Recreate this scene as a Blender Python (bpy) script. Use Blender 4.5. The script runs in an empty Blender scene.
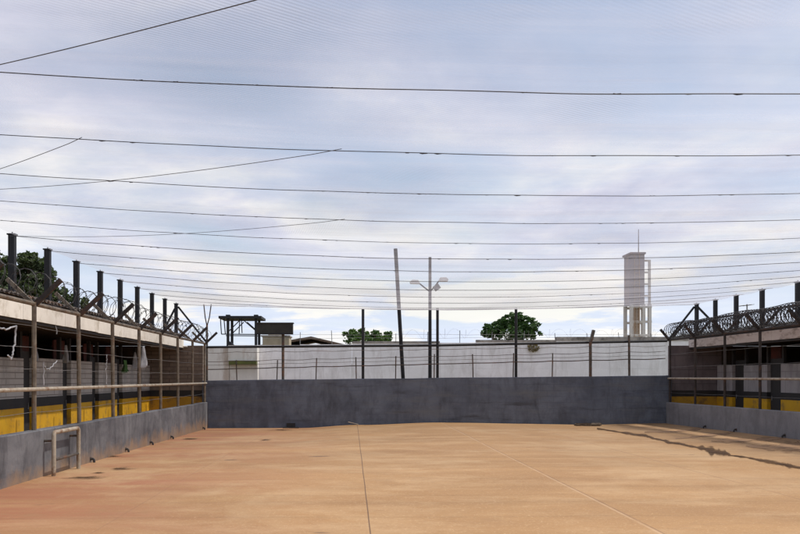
import bpy, math, random
from mathutils import Vector, Matrix, noise
random.seed(7)
sc = bpy.context.scene
COL = sc.collection
R = math.radians

# ------------------------------------------------------------------ camera
cam_d = bpy.data.cameras.new('camera'); cam = bpy.data.objects.new('camera', cam_d); COL.objects.link(cam)
cam.location = (0, 0, 1.7); cam.rotation_euler = (R(90), 0, 0)
cam_d.sensor_width = 36; cam_d.lens = 36.0
cam_d.shift_x = 0.060; cam_d.shift_y = 0.139
cam_d.clip_start = 0.05; cam_d.clip_end = 6000
sc.camera = cam
FPX, VX, HY, CZ = 800.0, 352.0, 378.0, 1.7
def px(x, y, Y):                      # photograph pixel at depth Y -> point
    return Vector(((x-VX)/FPX*Y, Y, CZ+(HY-y)/FPX*Y))

# ------------------------------------------------------------------ light
SUN_EL, SUN_AZ = 58.0, 83.0          # azimuth measured clockwise from +Y
w = bpy.data.worlds.new('World'); sc.world = w; w.use_nodes = True
nt = w.node_tree; nt.nodes.clear()
def N(nt, t, **kw):
    n = nt.nodes.new(t)
    for k, v in kw.items():
        if k == 'inp':
            for a, b in v.items(): n.inputs[a].default_value = b
        else: setattr(n, k, v)
    return n
def ramp(nt, stops, interp='LINEAR'):
    n = nt.nodes.new('ShaderNodeValToRGB'); cr = n.color_ramp; cr.interpolation = interp
    while len(cr.elements) < len(stops): cr.elements.new(0.5)
    for e, (p, c) in zip(cr.elements, stops):
        e.position = p; e.color = (c, c, c, 1) if not hasattr(c, '__len__') else (*c, 1)
    return n
L = nt.links.new
out = N(nt, 'ShaderNodeOutputWorld'); bg = N(nt, 'ShaderNodeBackground'); bg.inputs[1].default_value = 0.10
sky = N(nt, 'ShaderNodeTexSky', sky_type='NISHITA', sun_disc=False)
sky.sun_elevation = R(SUN_EL); sky.sun_rotation = R(SUN_AZ); sky.air_density = 1.0; sky.dust_density = 1.5; sky.ozone_density = 1.5
tc = N(nt, 'ShaderNodeTexCoord'); sep = N(nt, 'ShaderNodeSeparateXYZ'); L(tc.outputs['Generated'], sep.inputs[0])
zz = N(nt, 'ShaderNodeMath', operation='ADD'); L(sep.outputs['Z'], zz.inputs[0]); zz.inputs[1].default_value = 0.10
zm = N(nt, 'ShaderNodeMath', operation='MAXIMUM'); L(zz.outputs[0], zm.inputs[0]); zm.inputs[1].default_value = 0.05
dv = []
for a in 'XY':
    d = N(nt, 'ShaderNodeMath', operation='DIVIDE'); L(sep.outputs[a], d.inputs[0]); L(zm.outputs[0], d.inputs[1]); dv.append(d)
cmb = N(nt, 'ShaderNodeCombineXYZ'); L(dv[0].outputs[0], cmb.inputs[0]); L(dv[1].outputs[0], cmb.inputs[1]); cmb.inputs[2].default_value = 3.7
n1 = N(nt, 'ShaderNodeTexNoise', inp={'Scale': 0.62, 'Detail': 7.0, 'Roughness': 0.55, 'Distortion': 0.35}); L(cmb.outputs[0], n1.inputs['Vector'])
mask = ramp(nt, [(0.365, 0.0), (0.56, 1.0)]); L(n1.outputs[0], mask.inputs[0])
n2 = N(nt, 'ShaderNodeTexNoise', inp={'Scale': 1.3, 'Detail': 6.0, 'Roughness': 0.6, 'Distortion': 0.2}); L(cmb.outputs[0], n2.inputs['Vector'])
ccol = ramp(nt, [(0.36, (5.6, 6.0, 7.8)), (0.50, (7.5, 7.7, 9.0)), (0.62, (10.0, 9.8, 9.7))]); L(n2.outputs[0], ccol.inputs[0])
skb = N(nt, 'ShaderNodeMix', data_type='RGBA', blend_type='MULTIPLY'); skb.inputs[0].default_value = 1.0
L(sky.outputs[0], skb.inputs[6]); skb.inputs[7].default_value = (1.9, 1.75, 1.6, 1)
lowz = N(nt, 'ShaderNodeMapRange'); lowz.inputs[1].default_value = 0.05; lowz.inputs[2].default_value = 0.20; lowz.inputs[3].default_value = 1.28; lowz.inputs[4].default_value = 1.0; L(sep.outputs['Z'], lowz.inputs[0])
mx = N(nt, 'ShaderNodeMix', data_type='RGBA'); L(mask.outputs[0], mx.inputs[0]); L(skb.outputs[2], mx.inputs[6]); L(ccol.outputs[0], mx.inputs[7])
bst = N(nt, 'ShaderNodeVectorMath', operation='SCALE'); n3 = N(nt, 'ShaderNodeTexNoise', inp={'Scale': 0.95, 'Detail': 9.0, 'Roughness': 0.6, 'Distortion': 0.15}); L(cmb.outputs[0], n3.inputs['Vector'])
cum = ramp(nt, [(0.47, 0.0), (0.54, 1.0)]); L(n3.outputs[0], cum.inputs[0])
lowm = N(nt, 'ShaderNodeMapRange'); lowm.inputs[1].default_value = 0.10; lowm.inputs[2].default_value = 0.20; lowm.inputs[3].default_value = 1.0; lowm.inputs[4].default_value = 0.0; L(sep.outputs['Z'], lowm.inputs[0])
cmul = N(nt, 'ShaderNodeMix', data_type='RGBA'); L(cum.outputs[0], cmul.inputs[0]); cmul.inputs[6].default_value = (5.7, 6.4, 7.7, 1); cmul.inputs[7].default_value = (8.1, 7.9, 7.4, 1)
lmx = N(nt, 'ShaderNodeMath', operation='MULTIPLY'); L(lowm.outputs[0], lmx.inputs[0]); lmx.inputs[1].default_value = 0.8
fin = N(nt, 'ShaderNodeMix', data_type='RGBA'); L(lmx.outputs[0], fin.inputs[0]); L(mx.outputs[2], fin.inputs[6]); L(cmul.outputs[2], fin.inputs[7])
L(fin.outputs[2], bst.inputs[0]); L(lowz.outputs[0], bst.inputs['Scale'])
L(bst.outputs[0], bg.inputs[0]); L(bg.outputs[0], out.inputs[0])

sd = bpy.data.lights.new('sun', 'SUN'); sd.energy = 3.9; sd.angle = R(0.6); sd.color = (1.0, 0.95, 0.87)
sun = bpy.data.objects.new('sun', sd); COL.objects.link(sun)
el, az = R(SUN_EL), R(SUN_AZ)
sdir = Vector((math.cos(el)*math.sin(az), math.cos(el)*math.cos(az), math.sin(el)))
sun.rotation_euler = sdir.to_track_quat('Z', 'Y').to_euler(); sun.location = sdir*60
vs = sc.view_settings
vs.view_transform = 'Standard'; vs.look = 'None'; vs.exposure = 0.0; vs.gamma = 1.0; vs.use_curve_mapping = False
sc.cycles.transparent_max_bounces = 16
sc.cycles.max_bounces = 8

# ------------------------------------------------------------------ materials
def new_mat(name):
    m = bpy.data.materials.new(name); m.use_nodes = True; t = m.node_tree; t.nodes.clear()
    o = N(t, 'ShaderNodeOutputMaterial'); b = N(t, 'ShaderNodeBsdfPrincipled'); t.links.new(b.outputs[0], o.inputs[0])
    return m, t, b, o
def mix(t, a, b, f, blend='MIX'):
    n = N(t, 'ShaderNodeMix', data_type='RGBA', blend_type=blend)
    for s, v in ((0, f), (6, a), (7, b)):
        if isinstance(v, bpy.types.NodeSocket): t.links.new(v, n.inputs[s])
        elif s == 0: n.inputs[0].default_value = v
        else: n.inputs[s].default_value = (*v, 1)
    return n.outputs[2]
def coords(t, scale=(1, 1, 1), world=False, rot=(0, 0, 0)):
    if world:
        g = N(t, 'ShaderNodeNewGeometry'); src = g.outputs['Position']
    else:
        g = N(t, 'ShaderNodeTexCoord'); src = g.outputs['Object']
    mp = N(t, 'ShaderNodeMapping'); mp.inputs['Scale'].default_value = scale; mp.inputs['Rotation'].default_value = rot
    t.links.new(src, mp.inputs[0]); return mp.outputs[0]
def noi(t, vec, scale, detail=5, rough=0.55, lo=0.35, hi=0.65, dist=0.0):
    n = N(t, 'ShaderNodeTexNoise', inp={'Scale': scale, 'Detail': detail, 'Roughness': rough, 'Distortion': dist}); t.links.new(vec, n.inputs['Vector'])
    r = ramp(t, [(lo, 0.0), (hi, 1.0)]); t.links.new(n.outputs[0], r.inputs[0]); return r.outputs[0]
def bump(t, b, h, strength=0.3, dist=0.02):
    n = N(t, 'ShaderNodeBump'); n.inputs['Strength'].default_value = strength; n.inputs['Distance'].default_value = dist
    t.links.new(h, n.inputs['Height']); t.links.new(n.outputs[0], b.inputs['Normal'])
def mat(name, c1, c2=None, scale=3.0, rough=0.8, metal=0.0, bmp=0.2, stretch=(1, 1, 1), c3=None, s3=1.0):
    m, t, b, o = new_mat(name)
    v = coords(t, stretch, world=True)
    f = noi(t, v, scale, 6, 0.6)
    c = mix(t, c1, c2 or tuple(x*0.7 for x in c1), f)
    if c3: c = mix(t, c, c3, noi(t, v, s3, 5, 0.65, 0.52, 0.66))
    t.links.new(c, b.inputs['Base Color']); b.inputs['Roughness'].default_value = rough; b.inputs['Metallic'].default_value = metal
    if bmp: bump(t, b, noi(t, v, scale*6, 4, 0.6, 0.2, 0.8), bmp, 0.01)
    return m

M = {}
M['rust_metal'] = mat('weathered_metal', (0.11, 0.095, 0.08), (0.06, 0.045, 0.035), 7, 0.65, 0.25, c3=(0.16, 0.075, 0.04), s3=5)
M['dark_metal'] = mat('dark_rusty_metal', (0.045, 0.036, 0.034), (0.028, 0.022, 0.02), 6, 0.7, 0.2, c3=(0.085, 0.045, 0.03), s3=4)
M['tan_metal'] = mat('tan_painted_metal', (0.20, 0.165, 0.125), (0.10, 0.08, 0.06), 6, 0.6, 0.1, c3=(0.14, 0.085, 0.05), s3=8)
M['black_metal'] = mat('black_metal', (0.011, 0.011, 0.015), (0.007, 0.007, 0.008), 5, 0.6, 0.2)
M['wire'] = mat('wire_metal', (0.055, 0.055, 0.06), (0.035, 0.03, 0.03), 9, 0.6, 0.4, bmp=0)
M['galv_dark'] = mat('dull_wire', (0.10, 0.10, 0.11), (0.07, 0.07, 0.07), 9, 0.6, 0.3, bmp=0)
M['galv'] = mat('galvanised_wire', (0.26, 0.26, 0.26), (0.15, 0.14, 0.13), 9, 0.5, 0.5, bmp=0)
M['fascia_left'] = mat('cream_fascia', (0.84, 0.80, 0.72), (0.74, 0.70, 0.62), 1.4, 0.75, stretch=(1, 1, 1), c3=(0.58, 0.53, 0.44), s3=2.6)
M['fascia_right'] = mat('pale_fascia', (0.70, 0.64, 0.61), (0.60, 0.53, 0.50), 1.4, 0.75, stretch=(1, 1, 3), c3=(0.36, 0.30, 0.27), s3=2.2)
M['roof'] = mat('roof_sheet', (0.14, 0.12, 0.10), (0.08, 0.065, 0.055), 2.2, 0.8, c3=(0.18, 0.10, 0.06), s3=3)
M['dark_paint'] = mat('dark_paint', (0.020, 0.018, 0.020), (0.03, 0.026, 0.024), 3, 0.7)
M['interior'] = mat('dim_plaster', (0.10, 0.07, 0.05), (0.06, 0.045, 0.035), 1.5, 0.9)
M['red_board'] = mat('red_brown_board', (0.14, 0.032, 0.022), (0.08, 0.022, 0.016), 3, 0.7)
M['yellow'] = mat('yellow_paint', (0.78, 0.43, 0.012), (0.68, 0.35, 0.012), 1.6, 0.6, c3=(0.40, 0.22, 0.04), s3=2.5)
M['yellow_shade'] = mat('shaded_yellow_paint', (0.58, 0.31, 0.02), (0.46, 0.24, 0.02), 1.6, 0.7, c3=(0.20, 0.11, 0.04), s3=2.5)  # darker copy of the yellow; shade on the end walls put into its colour
M['pipe'] = mat('pale_pipe', (0.42, 0.37, 0.29), (0.30, 0.25, 0.19), 8, 0.6, 0.0, c3=(0.2, 0.11, 0.06), s3=6)
M['white_plastic'] = mat('white_plastic', (0.75, 0.76, 0.76), (0.62, 0.63, 0.63), 5, 0.4, bmp=0)
M['white_cloth'] = mat('white_cloth', (0.40, 0.40, 0.42), (0.26, 0.27, 0.29), 6, 0.9)
M['green_cloth'] = mat('green_cloth', (0.07, 0.16, 0.04), (0.04, 0.10, 0.025), 8, 0.9)
M['concrete_white'] = mat('whitewashed_concrete', (0.66, 0.64, 0.61), (0.55, 0.53, 0.50), 1.0, 0.85, stretch=(1, 1, .4), c3=(0.42, 0.36, 0.31), s3=1.3)
M['rust_stain'] = mat('rusted_pipe', (0.52, 0.43, 0.34), (0.36, 0.22, 0.13), 1.2, 0.8, stretch=(1, 1, .3), c3=(0.5, 0.43, 0.36), s3=1.2)
M['moss'] = mat('mossy_concrete', (0.12, 0.13, 0.03), (0.07, 0.08, 0.025), 3, 0.95)
M['tile_roof'] = mat('brown_roof', (0.17, 0.12, 0.085), (0.11, 0.08, 0.06), 2, 0.9)
M['tan_wall'] = mat('tan_render', (0.40, 0.34, 0.25), (0.28, 0.24, 0.17), 1.5, 0.9)
M['olive_dark'] = mat('dark_olive_sheet', (0.028, 0.028, 0.022), (0.018, 0.017, 0.014), 3, 0.7)
M['trunk'] = mat('bark', (0.13, 0.095, 0.065), (0.07, 0.05, 0.035), 5, 0.95)
M['coping'] = mat('stained_coping', (0.40, 0.37, 0.34), (0.22, 0.20, 0.19), 2.5, 0.9, c3=(0.12, 0.11, 0.10), s3=2.0)

def leaf_mat(name, a, b):
    m, t, bs, o = new_mat(name)
    v = coords(t, world=True)
    c = mix(t, a, b, noi(t, v, 1.4, 3, 0.6, 0.35, 0.65))
    t.links.new(c, bs.inputs['Base Color']); bs.inputs['Roughness'].default_value = 0.65
    tr = N(t, 'ShaderNodeBsdfTranslucent'); t.links.new(mix(t, c, (1.1, 1.3, 0.5), 1.0, 'MULTIPLY'), tr.inputs[0])
    mxs = N(t, 'ShaderNodeMixShader'); mxs.inputs[0].default_value = 0.25
    t.links.new(bs.outputs[0], mxs.inputs[1]); t.links.new(tr.outputs[0], mxs.inputs[2]); t.links.new(mxs.outputs[0], o.inputs[0])
    return m
M['leaf_dark'] = leaf_mat('dark_leaves', (0.030, 0.075, 0.016), (0.050, 0.105, 0.025))
M['leaf_mid'] = leaf_mat('green_leaves', (0.045, 0.10, 0.020), (0.075, 0.13, 0.03))
M['leaf_dull'] = leaf_mat('dull_leaves', (0.052, 0.082, 0.034), (0.092, 0.112, 0.056))

# yard concrete: sandy, clay-stained, with cut joints
def yard_mat():
    m, t, b, o = new_mat('yard_concrete')
    v = coords(t, world=True)
    vs_ = coords(t, (0.28, 1.0, 1.0), world=True)
    c = mix(t, (0.410, 0.234, 0.098), (0.325, 0.176, 0.071), noi(t, coords(t, (0.5, 1, 1), world=True), 0.45, 8, 0.66, 0.36, 0.68, 0.3))
    c = mix(t, c, (0.51, 0.33, 0.172), noi(t, coords(t, (0.45, 1, 1), world=True), 1.1, 9, 0.7, 0.48, 0.72))
    c = mix(t, c, (0.33, 0.185, 0.078), noi(t, coords(t, (0.7, 1, 1), world=True), 5.0, 8, 0.72, 0.54, 0.80))
    c = mix(t, c, (0.56, 0.38, 0.21), noi(t, v, 34, 2, 0.7, 0.58, 0.74))
    # clay wash that fades away from the left wall
    g = N(t, 'ShaderNodeNewGeometry'); s = N(t, 'ShaderNodeSeparateXYZ'); t.links.new(g.outputs['Position'], s.inputs[0])
    mr = N(t, 'ShaderNodeMapRange'); mr.inputs[1].default_value = 0.0; mr.inputs[2].default_value = -3.6; t.links.new(s.outputs['X'], mr.inputs[0])
    nz = noi(t, vs_, 0.55, 6, 0.65, 0.30, 0.62, 0.8)
    mm = N(t, 'ShaderNodeMath', operation='MULTIPLY'); t.links.new(mr.outputs[0], mm.inputs[0]); t.links.new(nz, mm.inputs[1])
    c = mix(t, c, (0.33, 0.135, 0.065), mm.outputs[0])
    c = mix(t, c, (0.30, 0.17, 0.075), noi(t, coords(t, (0.6, 0.8, 1), world=True), 0.8, 9, 0.74, 0.56, 0.78, 0.5))
    c = mix(t, c, (0.48, 0.315, 0.165), noi(t, coords(t, (0.8, 0.6, 1), world=True), 0.30, 7, 0.7, 0.50, 0.70, 0.3))
    # darker mottled ground between the trail and the right wall
    md = N(t, 'ShaderNodeMapRange'); md.inputs[1].default_value = 7.7; md.inputs[2].default_value = 8.9; md.inputs[4].default_value = 0.85; t.links.new(s.outputs['X'], md.inputs[0])
    md2 = N(t, 'ShaderNodeMath', operation='MULTIPLY'); t.links.new(md.outputs[0], md2.inputs[0]); t.links.new(noi(t, coords(t, (1.0, 0.7, 1), world=True), 0.7, 8, 0.7, 0.34, 0.62, 0.4), md2.inputs[1])
    c = mix(t, c, (0.20, 0.118, 0.055), md2.outputs[0])
    # fine speckle and scuffs
    c = mix(t, c, (0.30, 0.17, 0.085), noi(t, v, 30, 4, 0.75, 0.56, 0.74))
    # small oil / water spots
    c = mix(t, c, (0.20, 0.115, 0.06), noi(t, coords(t, (0.5, 1, 1), world=True), 1.9, 3, 0.5, 0.715, 0.75))
    # joints
    wob = N(t, 'ShaderNodeTexNoise', inp={'Scale': 0.35, 'Detail': 4.0}); t.links.new(v, wob.inputs['Vector'])
    def joint(c, x0, wd, col, amt, axis='X'):
        ad = N(t, 'ShaderNodeMath', operation='MULTIPLY_ADD'); t.links.new(wob.outputs[0], ad.inputs[0]); ad.inputs[1].default_value = 0.02; t.links.new(s.outputs[axis], ad.inputs[2])
        sb = N(t, 'ShaderNodeMath', operation='SUBTRACT'); t.links.new(ad.outputs[0], sb.inputs[0]); sb.inputs[1].default_value = x0+0.01
        ab = N(t, 'ShaderNodeMath', operation='ABSOLUTE'); t.links.new(sb.outputs[0], ab.inputs[0])
        m2 = N(t, 'ShaderNodeMapRange'); m2.inputs[1].default_value = wd; m2.inputs[2].default_value = wd*0.4; m2.inputs[3].default_value = 0; m2.inputs[4].default_value = amt
        t.links.new(ab.outputs[0], m2.inputs[0])
        br = noi(t, v, 1.3, 4, 0.6, 0.30, 0.50)
        ml = N(t, 'ShaderNodeMath', operation='MULTIPLY'); t.links.new(m2.outputs[0], ml.inputs[0])
        if amt < 0.8: t.links.new(br, ml.inputs[1])
        else: ml.inputs[1].default_value = 1
        return mix(t, c, col, ml.outputs[0])
    c = joint(c, 0.19, 0.010, (0.12, 0.065, 0.035), 0.9)
    c = joint(c, 3.15, 0.024, (0.58, 0.40, 0.25), 0.45)
    c = joint(c, 3.185, 0.013, (0.20, 0.11, 0.06), 0.7)
    c = joint(c, 5.83, 0.016, (0.25, 0.14, 0.075), 0.65)
    c = joint(c, -2.7, 0.015, (0.25, 0.13, 0.07), 0.35)
    t.links.new(c, b.inputs['Base Color'])
    b.inputs['Roughness'].default_value = 0.82
    bump(t, b, noi(t, v, 9, 6, 0.65, 0.2, 0.8), 0.25, 0.012)
    return m
M['yard'] = yard_mat()

def wall_mat(name, base, dark, streak, splash, splash_top, bright=None, algae=None, joints=None):
    m, t, b, o = new_mat(name)
    v = coords(t, world=True)
    c = mix(t, base, dark, noi(t, coords(t, (0.5, 0.5, 1.0), world=True), 1.3, 8, 0.68, 0.38, 0.62, 0.4))
    c = mix(t, c, streak, noi(t, coords(t, (1.5, 1.5, 0.55), world=True), 1.5, 9, 0.72, 0.46, 0.70, 0.5))
    if bright: c = mix(t, c, bright, noi(t, coords(t, (0.35, 0.35, 2.0), world=True), 1.5, 6, 0.65, 0.52, 0.75))
    if algae: c = mix(t, c, algae, noi(t, coords(t, (0.16, 0.16, 1.5), world=True), 2.3, 7, 0.7, 0.58, 0.74))
    g = N(t, 'ShaderNodeNewGeometry'); s = N(t, 'ShaderNodeSeparateXYZ'); t.links.new(g.outputs['Position'], s.inputs[0])
    if joints:
        cb = N(t, 'ShaderNodeCombineXYZ'); t.links.new(s.outputs[joints[0]], cb.inputs[0]); t.links.new(s.outputs['Z'], cb.inputs[1])
        bk = N(t, 'ShaderNodeTexBrick'); bk.offset = joints[3]; bk.inputs['Scale'].default_value = 1.0; bk.inputs['Brick Width'].default_value = joints[1]; bk.inputs['Row Height'].default_value = joints[2]; bk.inputs['Mortar Size'].default_value = 0.010
        t.links.new(cb.outputs[0], bk.inputs['Vector'])
        jm = N(t, 'ShaderNodeMath', operation='MULTIPLY'); jk = N(t, 'ShaderNodeMath', operation='MULTIPLY'); t.links.new(bk.outputs['Fac'], jk.inputs[0]); jk.inputs[1].default_value = 0.5; t.links.new(jk.outputs[0], jm.inputs[0]); t.links.new(noi(t, v, 0.9, 4, 0.6, 0.40, 0.62), jm.inputs[1])
        c = mix(t, c, tuple(x*0.6 for x in dark), jm.outputs[0])
    nz = N(t, 'ShaderNodeTexNoise', inp={'Scale': 2.2, 'Detail': 6.0, 'Roughness': 0.65}); t.links.new(v, nz.inputs['Vector'])
    ma = N(t, 'ShaderNodeMath', operation='MULTIPLY_ADD'); t.links.new(nz.outputs[0], ma.inputs[0]); ma.inputs[1].default_value = 0.9; t.links.new(s.outputs['Z'], ma.inputs[2])
    mr = N(t, 'ShaderNodeMapRange'); mr.inputs[1].default_value = splash_top+0.42; mr.inputs[2].default_value = splash_top+0.12; mr.inputs[4].default_value = 0.75
    t.links.new(ma.outputs[0], mr.inputs[0])
    c = mix(t, c, splash, mr.outputs[0])
    t.links.new(c, b.inputs['Base Color']); b.inputs['Roughness'].default_value = 0.8
    bump(t, b, noi(t, v, 8, 6, 0.65, 0.2, 0.8), 0.3, 0.012)
    return m
M['low_left'] = wall_mat('grey_render_left', (0.165, 0.166, 0.178), (0.080, 0.081, 0.093), (0.035, 0.035, 0.042), (0.30, 0.19, 0.11), 0.36)
M['low_right'] = wall_mat('grey_render_right', (0.22, 0.22, 0.235), (0.16, 0.16, 0.175), (0.12, 0.12, 0.13), (0.16, 0.13, 0.11), -0.02)
M['back'] = wall_mat('slate_paint', (0.135, 0.158, 0.205), (0.088, 0.104, 0.142), (0.062, 0.070, 0.09), (0.075, 0.062, 0.055), -0.06, (0.130, 0.138, 0.152), (0.045, 0.048, 0.057), ('X', 0.46, 0.21, 0.5))
M['white_wall'] = wall_mat('white_paint', (0.84, 0.83, 0.85), (0.76, 0.75, 0.77), (0.62, 0.60, 0.60), (0.66, 0.64, 0.64), -0.4, joints=('X', 1.5, 0.55, 0.0))

def block_mat(name, c1, c2, mortar, sw=0.4, sh=0.2, axis='Y'):
    m, t, b, o = new_mat(name)
    g = N(t, 'ShaderNodeNewGeometry'); s = N(t, 'ShaderNodeSeparateXYZ'); t.links.new(g.outputs['Position'], s.inputs[0])
    cb = N(t, 'ShaderNodeCombineXYZ'); t.links.new(s.outputs[axis], cb.inputs[0]); t.links.new(s.outputs['Z'], cb.inputs[1])
    br = N(t, 'ShaderNodeTexBrick'); br.inputs['Scale'].default_value = 1.0; br.inputs['Brick Width'].default_value = sw; br.inputs['Row Height'].default_value = sh
    br.inputs['Mortar Size'].default_value = 0.012; br.inputs['Color1'].default_value = (*c1, 1); br.inputs['Color2'].default_value = (*c2, 1); br.inputs['Mortar'].default_value = (*mortar, 1)
    t.links.new(cb.outputs[0], br.inputs['Vector'])
    v = coords(t, (1, 1, .5), world=True)
    c = mix(t, br.outputs['Color'], tuple(x*0.55 for x in c1), noi(t, v, 2.2, 6, 0.65, 0.45, 0.72))
    t.links.new(c, b.inputs['Base Color']); b.inputs['Roughness'].default_value = 0.9
    bump(t, b, br.outputs['Fac'], -0.4, 0.01)
    return m
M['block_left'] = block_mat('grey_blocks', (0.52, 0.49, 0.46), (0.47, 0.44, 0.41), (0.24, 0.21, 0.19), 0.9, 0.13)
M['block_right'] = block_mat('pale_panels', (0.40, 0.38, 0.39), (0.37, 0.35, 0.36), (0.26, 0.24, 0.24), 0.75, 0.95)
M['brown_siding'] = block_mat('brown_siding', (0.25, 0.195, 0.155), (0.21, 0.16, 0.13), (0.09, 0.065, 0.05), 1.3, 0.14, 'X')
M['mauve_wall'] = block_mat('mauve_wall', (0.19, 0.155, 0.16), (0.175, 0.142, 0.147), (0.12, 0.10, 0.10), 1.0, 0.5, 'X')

def ground_mat():
    m, t, b, o = new_mat('bare_ground')
    v = coords(t, world=True)
    c = mix(t, (0.22, 0.14, 0.085), (0.10, 0.12, 0.045), noi(t, v, 0.08, 8, 0.6, 0.42, 0.58))
    c = mix(t, c, (0.15, 0.10, 0.06), noi(t, v, 1.3, 6, 0.6, 0.5, 0.7))
    t.links.new(c, b.inputs['Base Color']); b.inputs['Roughness'].default_value = 0.95
    return m
M['ground'] = ground_mat()
def wet_mat():
    m, t, b, o = new_mat('wet_concrete')
    v = coords(t, world=True)
    c = mix(t, (0.060, 0.032, 0.016), (0.12, 0.065, 0.031), noi(t, v, 3.0, 5, 0.6))
    t.links.new(c, b.inputs['Base Color']); b.inputs['Roughness'].default_value = 0.6
    b.inputs['Specular IOR Level'].default_value = 0.08
    return m
def soak(m, nscale=5.0):
    """let a stain thin out raggedly toward its rim"""
    t = m.node_tree; o = [n for n in t.nodes if n.type == 'OUTPUT_MATERIAL'][0]; b = [n for n in t.nodes if n.type == 'BSDF_PRINCIPLED'][0]
    at = N(t, 'ShaderNodeAttribute', attribute_name='wetness'); v = coords(t, (0.6, 1, 1), world=True)
    n = N(t, 'ShaderNodeTexNoise', inp={'Scale': nscale, 'Detail': 6.0, 'Roughness': 0.65}); t.links.new(v, n.inputs['Vector'])
    ma = N(t, 'ShaderNodeMath', operation='MULTIPLY_ADD'); t.links.new(n.outputs[0], ma.inputs[0]); ma.inputs[1].default_value = 1.3; t.links.new(at.outputs['Fac'], ma.inputs[2])
    mr = N(t, 'ShaderNodeMapRange', interpolation_type='SMOOTHSTEP'); mr.inputs[1].default_value = 0.85; mr.inputs[2].default_value = 1.75; t.links.new(ma.outputs[0], mr.inputs[0])
    gt = N(t, 'ShaderNodeMath', operation='MINIMUM'); t.links.new(mr.outputs[0], gt.inputs[0])
    m2 = N(t, 'ShaderNodeMath', operation='MULTIPLY'); t.links.new(at.outputs['Fac'], m2.inputs[0]); m2.inputs[1].default_value = 1.6; t.links.new(m2.outputs[0], gt.inputs[1])
    tp = N(t, 'ShaderNodeBsdfTransparent'); mx_ = N(t, 'ShaderNodeMixShader'); t.links.new(gt.outputs[0], mx_.inputs[0]); t.links.new(tp.outputs[0], mx_.inputs[1]); t.links.new(b.outputs[0], mx_.inputs[2]); t.links.new(mx_.outputs[0], o.inputs[0])
    return m
M['wet'] = soak(wet_mat())
def net_mat():
    m, t, b, o = new_mat('net_fabric'); t.nodes.remove(b)
    v = coords(t, world=True)
    uv = N(t, 'ShaderNodeTexCoord').outputs['Object']
    di = N(t, 'ShaderNodeBsdfDiffuse'); tl = N(t, 'ShaderNodeBsdfTranslucent'); tp = N(t, 'ShaderNodeBsdfTransparent')
    col = mix(t, (0.70, 0.69, 0.73), (0.40, 0.40, 0.45), noi(t, coords(t, (0.09, 1.3, 1), world=True, rot=(0, 0, R(2))), 0.9, 6, 0.65, 0.32, 0.68, 0.3))
    wv0 = N(t, 'ShaderNodeTexWave', wave_type='BANDS', bands_direction='X', inp={'Scale': 9.0, 'Distortion': 0.0}); t.links.new(coords(t, (1, 1, 0), world=True, rot=(0, 0, R(62))), wv0.inputs['Vector'])
    wpt = noi(t, v, 0.33, 2, 0.5, 0.50, 0.66); wml = N(t, 'ShaderNodeMath', operation='MULTIPLY'); t.links.new(wv0.outputs['Fac'], wml.inputs[0]); t.links.new(wpt, wml.inputs[1])
    col = mix(t, col, (0.30, 0.30, 0.33), wml.outputs[0])
    t.links.new(col, di.inputs[0]); t.links.new(col, tl.inputs[0])
    ms = N(t, 'ShaderNodeMixShader'); ms.inputs[0].default_value = 0.6; t.links.new(di.outputs[0], ms.inputs[1]); t.links.new(tl.outputs[0], ms.inputs[2])
    # knit: fine diagonal yarns whose visibility drifts with tension
    def yarn(rz, sc_):
        wv = N(t, 'ShaderNodeTexWave', wave_type='BANDS', bands_direction='X', inp={'Scale': sc_, 'Distortion': 0.0})
        t.links.new(coords(t, (1, 1, 0), world=True, rot=(0, 0, R(rz))), wv.inputs['Vector']); return wv.outputs['Fac']
    y1 = yarn(62, 9.0); y2 = yarn(-8, 9.0)
    pa = noi(t, v, 0.33, 2, 0.5, 0.50, 0.66); pb = noi(t, coords(t, (1, 1, 1), world=True, rot=(0, 0, R(40))), 0.41, 2, 0.5, 0.55, 0.75)
    def mul(a, k):
        n = N(t, 'ShaderNodeMath', operation='MULTIPLY'); t.links.new(a, n.inputs[0])
        if isinstance(k, (int, float)): n.inputs[1].default_value = k
        else: t.links.new(k, n.inputs[1])
        return n.outputs[0]
    def add(a, k):
        n = N(t, 'ShaderNodeMath', operation='ADD'); t.links.new(a, n.inputs[0])
        if isinstance(k, (int, float)): n.inputs[1].default_value = k
        else: t.links.new(k, n.inputs[1])
        return n.outputs[0]
    dens = noi(t, coords(t, (0.10, 1.0, 1), world=True), 0.85, 6, 0.68, 0.34, 0.66, 0.5)
    streak = noi(t, coords(t, (0.5, 4.0, 1), world=True, rot=(0, 0, R(12))), 1.1, 4, 0.6, 0.64, 0.76)
    a = add(mul(dens, 0.10), NET_A)
    fold = noi(t, coords(t, (0.035, 2.6, 1), world=True, rot=(0, 0, R(1.5))), 1.0, 3, 0.55, 0.56, 0.72, 0.2)
    a = add(a, mul(fold, 0.12))
    a = add(a, mul(mul(y1, pa), 0.17)); a = add(a, mul(mul(y2, pb), 0.12)); a = add(a, mul(streak, 0.10))
    # every bay between two cables is its own length of fabric
    g = N(t, 'ShaderNodeNewGeometry'); sp = N(t, 'ShaderNodeSeparateXYZ'); t.links.new(g.outputs['Position'], sp.inputs[0])
    by = N(t, 'ShaderNodeMath', operation='MULTIPLY_ADD'); t.links.new(sp.outputs['Y'], by.inputs[0]); by.inputs[1].default_value = 1/1.7; by.inputs[2].default_value = 50-28.2/1.7
    fl = N(t, 'ShaderNodeMath', operation='FLOOR'); t.links.new(by.outputs[0], fl.inputs[0])
    wn = N(t, 'ShaderNodeTexWhiteNoise', noise_dimensions='1D'); t.links.new(fl.outputs[0], wn.inputs['W'])
    a = add(a, mul(wn.outputs['Value'], 0.14))
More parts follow.
